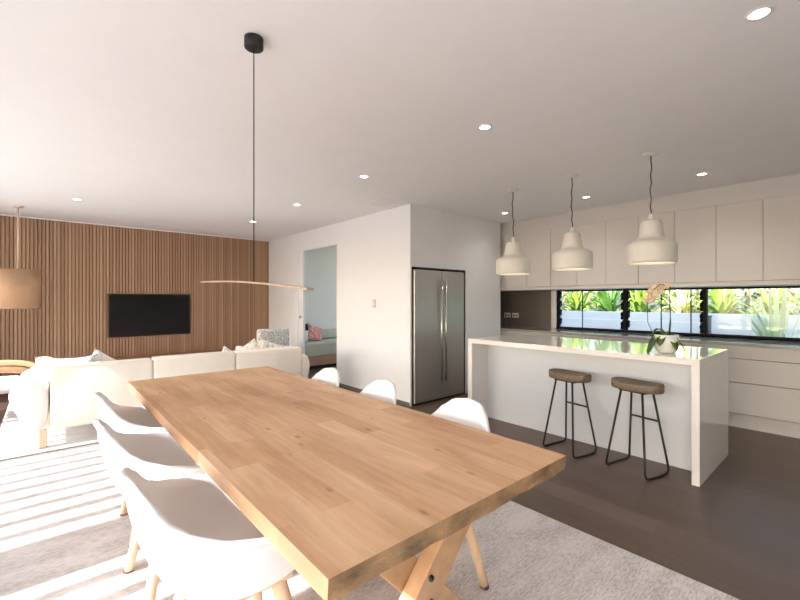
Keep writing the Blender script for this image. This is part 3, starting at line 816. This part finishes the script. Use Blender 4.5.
# ------------------------------------------------------------ orchid
O = thing('potted_orchid', 'peach orchid with drooping dark leaves in a white bowl on the island', 'plant', (3.84, 1.075, IZ))
bm = bmesh.new(); lathe(bm, [(0, 0), (.05, 0), (.065, .008), (.086, .05), (.092, .10), (.088, .15), (.082, .15), (.086, .10), (.078, .06), (0, .05)], 40); obj('pot', bm, M['pot'], O)
bm = bmesh.new(); lathe(bm, [(0, .132), (.06, .135), (.082, .128), (.082, .11), (0, .11)], 24); obj('soil', bm, M['pebble'], O)
def leaf(bm, base, az, length, width, rise, droop, n=10, fold=.25, rnd_=0):
    """arching strap leaf: base point, azimuth, total reach, width, initial rise, droop"""
    d = Vector((math.cos(az), math.sin(az), 0)); side = Vector((-math.sin(az), math.cos(az), 0)); prev = None
    for i in range(n+1):
        t = i/n
        p = Vector(base)+d*length*t+Vector((0, 0, rise*t-droop*t*t))
        w = width*(math.sin(PI*min(.98, .12+.86*t))**.6)*.5
        if rnd_: w = width*.5*(max(0, math.sin(PI*(.10+.88*t)))**.45)
        if i == n: w = .001
        ring = (bm.verts.new(p+side*w+Vector((0, 0, w*fold))), bm.verts.new(p), bm.verts.new(p-side*w+Vector((0, 0, w*fold))))
        if prev:
            for k in (0, 1):
                f = bm.faces.new((prev[k], prev[k+1], ring[k+1], ring[k])); f.smooth = True
        prev = ring
cam_right = -R(41.12)     # azimuth of picture-right
for az, ln, w, ri, dr in ((cam_right+PI, .155, .095, .12, .28), (cam_right-.6, .13, .10, .08, .20), (cam_right+PI*.75, .12, .07, .13, .15), (cam_right-1.5, .12, .07, .08, .19), (cam_right+1.4, .12, .07, .11, .12), (cam_right+PI+.6, .12, .075, .12, .20), (cam_right+PI-.2, .10, .06, .19, .17)):
    bm = bmesh.new(); leaf(bm, (0, 0, .14), az, ln, w, ri, dr, 14, .25, 1)
    o = obj('leaf', bm, M['orchidleaf'], O, recalc=False); so = o.modifiers.new('t', 'SOLIDIFY'); so.thickness = .004
rx, ry = math.cos(cam_right), math.sin(cam_right)
def cr(r, z, b=0): return (rx*r-ry*b, ry*r+rx*b, z)
bm = bmesh.new(); tube(bm, [cr(.03, .13), cr(.038, .25), cr(.030, .40), cr(.035, .55)], .0035, 8); obj('stake', bm, M['black'], O)
bm = bmesh.new(); tube(bm, [cr(-.13+.04, .12), cr(-.15, .25), cr(-.155, .42)], .003, 8); obj('stake', bm, M['orchidleaf'], O)
bm = bmesh.new(); tube(bm, [cr(.02, .13), cr(.036, .3), cr(.03, .50), cr(.0, .555), cr(-.05, .56), cr(-.10, .52), cr(-.13, .45)], .0035, 8); obj('flower_stem', bm, M['orchidleaf'], O)
rnd = random.Random(5)
for r, z, b in ((.01, .55, -.01), (-.03, .555, .015), (-.04, .515, -.02), (-.065, .53, .02), (-.075, .485, -.01), (-.10, .50, .02), (-.11, .45, -.01), (-.135, .43, .015), (-.085, .44, .02), (-.05, .475, .03)):
    bm = bmesh.new(); c = Vector(cr(r-.02, z, b)); nrm = Vector(cr(rnd.uniform(-.6, .1), rnd.uniform(-.3, .2), -1)).normalized()
    u = nrm.orthogonal().normalized(); w = nrm.cross(u)
    for k in range(5):
        a = 2*PI*k/5+rnd.random(); d = u*math.cos(a)+w*math.sin(a); s = nrm.cross(d)
        L_, W_ = rnd.uniform(.03, .046), .017
        q = [bm.verts.new(c), bm.verts.new(c+d*L_*.5+s*W_+nrm*.006), bm.verts.new(c+d*L_+nrm*.002), bm.verts.new(c+d*L_*.5-s*W_+nrm*.006)]
        bm.faces.new(q)
    tube(bm, [c, c+nrm*.014], .006, 6)
    o = obj('flower', bm, M['petal'], O, recalc=False); so = o.modifiers.new('t', 'SOLIDIFY'); so.thickness = .0015

# ------------------------------------------------------------ garden beyond the kitchen window
sboxes('ground_garden', [(6.25, 30, -14, 24, -.25, -.05)], M['paving'])
sboxes('wall_garden', [(8.0, 8.2, -8, 14, -.05, 1.14)], M['render'])
tag(boxes('garden_bed', [(8.2, 12.5, -8, 14, -.05, 1.02)], M['soil']), 'raised soil bed behind the white garden wall', 'garden bed')
gl = random.Random(11)
def clump(name, label, x, y, z, n, ln, wd, up, m, group=None, droopk=1.0):
    t = thing(name, label, 'plant', (x, y, z), group=group)
    bm = bmesh.new()
    for k in range(n):
        az = gl.uniform(0, 2*PI); k_ = gl.random()
        leaf(bm, (gl.uniform(-.05, .05), gl.uniform(-.05, .05), 0), az, ln*(.25+.75*k_), wd*gl.uniform(.7, 1.2), up*(1.35-.6*k_), up*(.2+.9*k_)*droopk, 9, .35)
    obj('leaves', bm, m, t, recalc=False)
    bm = bmesh.new(); tube(bm, [(0, 0, -.02), (0, 0, .07)], .04, 10); obj('stem', bm, M['bark'], t)
    return t
pls = [(8.65, .45, 'mgreen'), (8.8, 1.0, 'lgreen'), (8.6, 1.6, 'lgreen'), (8.8, 2.25, 'yel'), (8.65, 2.9, 'lgreen'), (8.75, 3.5, 'mgreen'), (8.6, 4.1, 'lgreen'), (8.8, 4.7, 'yel')]
pn = {'lgreen': 'bright yellow-green', 'mgreen': 'mid green', 'yel': 'cream-yellow'}
place = ['at the right photo edge', 'directly beyond the pale agave', 'just right of the thick mullion', 'behind the orchid stems', 'left of the orchid flowers',
         'left louvre window, right edge', 'middle of the left louvre window', 'far left of the left louvre window']
for (x, y, k), pl in zip(pls, place):
    clump('strappy_plant', '%s strappy plant behind the garden wall, %s' % (pn[k], pl), x+.1, y, 1.02, 46, .62, .06, .75, M[k], 'strappy plants behind the garden wall')
clump('agave', 'pale green agave in front of the white garden wall, outside the wide pane', 7.20, .75, .42, 46, .78, .055, 1.15, M['pale'], droopk=.8)
clump('agave', 'pale agave before the garden wall, cut by the right photo edge', 7.20, -.15, .42, 40, .75, .055, 1.15, M['pale'], droopk=.8)
tag(boxes('planter_bed', [(6.9, 7.9, -1.0, 1.35, -.05, .42)], M['soil']), 'low planting bed outside the window holding the pale agaves', 'garden bed')
t = thing('garden_bollard', 'dark grey bollard before the white garden wall, just right of the mullion', 'bollard', (7.7, 1.62, -.05))
bm = bmesh.new(); box(bm, -.06, .06, -.06, .06, 0, 1.14); obj('post', bm, mat('bollard_grey', (92, 96, 104), .6), t, bevel=.008)
bm = bmesh.new(); box(bm, -.065, .065, -.065, .065, 1.14, 1.17); obj('cap', bm, M['gap'], t, bevel=.004)
# hedge and trees behind
def hedge(label, x, y0, y1, z0, z1, n, m, name='hedge'):
    t = thing(name, label, 'hedge' if name == 'hedge' else 'tree', (x, (y0+y1)/2, z0))
    bm = bmesh.new(); h = z1-z0; w = (y1-y0)/2
    for k in range(n):
        yy = gl.uniform(-w, w); zz = gl.uniform(.05, h*(1-.25*(yy/w)**2)); xx = gl.uniform(-.5, .5)
        az = gl.uniform(0, 2*PI)
        leaf(bm, (xx, yy, zz), az, gl.uniform(.12, .28), gl.uniform(.05, .10), gl.uniform(-.05, .15), gl.uniform(0, .15), 3, .2)
    obj('foliage', bm, m, t, recalc=False)
    bm = bmesh.new()
    for k in range(5):
        yy = -w*.8+k*w*.4; tube(bm, [(0, yy, -.02), (gl.uniform(-.1, .1), yy+gl.uniform(-.15, .15), h*.7)], .035, 8, r1=.012)
    obj('branches', bm, M['bark'], t)
hedge('dense green hedge far behind the garden wall, outside the wide window pane', 11.3, -3.0, 2.2, 1.02, 3.0, 2600, M['hedge'])
hedge('dense yellow-green hedge far behind the garden wall, outside the middle louvres', 11.6, 2.2, 6.0, 1.02, 2.8, 1900, M['lgreen'])
hedge('dense green hedge far behind the garden wall, outside the left louvres', 11.4, 6.0, 10.5, 1.02, 3.0, 2200, M['mgreen'])

# ------------------------------------------------------------ terrace on the left
sboxes('ground_terrace', [(-14, XG, -14, 24, -.25, -.03)], M['deck'])
PG = thing('pergola', 'timber batten pergola over the left terrace that stripes the sunlight', 'pergola', (0, 0, -.03))
k = 0
y = 3.197-.19*24
while y < 7.6:
    boxes('batten', [(-6.2, -2.04, y-.042, y+.042, 2.50, 2.60)], M['pergola'], PG)
    y += .19; k += 1
for x in (-6.2, -4.95): boxes('beam', [(x-.05, x+.05, -1.6, 7.7, 2.60, 2.75)], M['pergola'], PG)
for x in (-6.2,):
    for yy in (-1.5, 2.79, 7.6): boxes('post', [(x-.06, x+.06, yy-.06, yy+.06, 0, 2.60)], M['pergola'], PG)

# ------------------------------------------------------------ light
sun = bpy.data.lights.new('sun', 'SUN'); sun.energy = 6.4; sun.color = (.87, .93, 1); sun.angle = R(.53)
so = bpy.data.objects.new('sun', sun); C.objects.link(so)
EL = R(36)
so.rotation_euler = Vector((math.cos(EL), .0, -math.sin(EL))).to_track_quat('-Z', 'Y').to_euler()
w = bpy.data.worlds.new('sky'); S.world = w; w.use_nodes = True; nt = w.node_tree
bg = nt.nodes['Background']; sk = nt.nodes.new('ShaderNodeTexSky'); sk.sky_type = 'NISHITA'; sk.sun_disc = False
sk.sun_elevation = EL; sk.sun_rotation = R(-90); sk.air_density = 1; sk.dust_density = 2.5; sk.ozone_density = 1
hs = nt.nodes.new('ShaderNodeHueSaturation'); hs.inputs['Saturation'].default_value = .85
nt.links.new(sk.outputs['Color'], hs.inputs['Color']); nt.links.new(hs.outputs['Color'], bg.inputs['Color']); bg.inputs['Strength'].default_value = .36
def portal(loc, size, rot):
    l = bpy.data.lights.new('portal', 'AREA'); l.shape = 'RECTANGLE'; l.size, l.size_y = size; l.cycles.is_portal = True
    o = bpy.data.objects.new('portal', l); C.objects.link(o); o.location = loc; o.rotation_euler = rot
portal((5.8, 8.21, 1.275), (1.1, 2.55), (Vector((0, -1, 0)).to_track_quat('-Z', 'Z')).to_euler())
portal((6.41, 6.5, 1.275), (3.2, 2.55), (Vector((-1, 0, 0)).to_track_quat('-Z', 'Z')).to_euler())
portal((XG-.21, 2.95, HZ/2), (9.1, HZ), (Vector((1, 0, 0)).to_track_quat('-Z', 'Z')).to_euler())

# ------------------------------------------------------------ camera
cam = bpy.data.cameras.new('camera'); co = bpy.data.objects.new('camera', cam); C.objects.link(co)
co.location = (0, 0, 1.36); co.rotation_euler = (PI/2, 0, -math.atan2(.6577, .7533))
cam.sensor_width = 36; cam.lens = 36*406/800; cam.clip_start = .05
S.camera = co
S.view_settings.view_transform = 'Standard'; S.view_settings.look = 'None'; S.view_settings.gamma = 1
S.view_settings.exposure = 1.2
S.view_settings.use_curve_mapping = False
cy = S.cycles
cy.max_bounces = 12; cy.diffuse_bounces = 8; cy.glossy_bounces = 4; cy.transmission_bounces = 6; cy.transparent_max_bounces = 16
cy.caustics_reflective = False; cy.caustics_refractive = False; cy.sample_clamp_indirect = 8
cy.use_denoising = True
try: cy.denoiser = 'OPENIMAGEDENOISE'
except Exception: pass
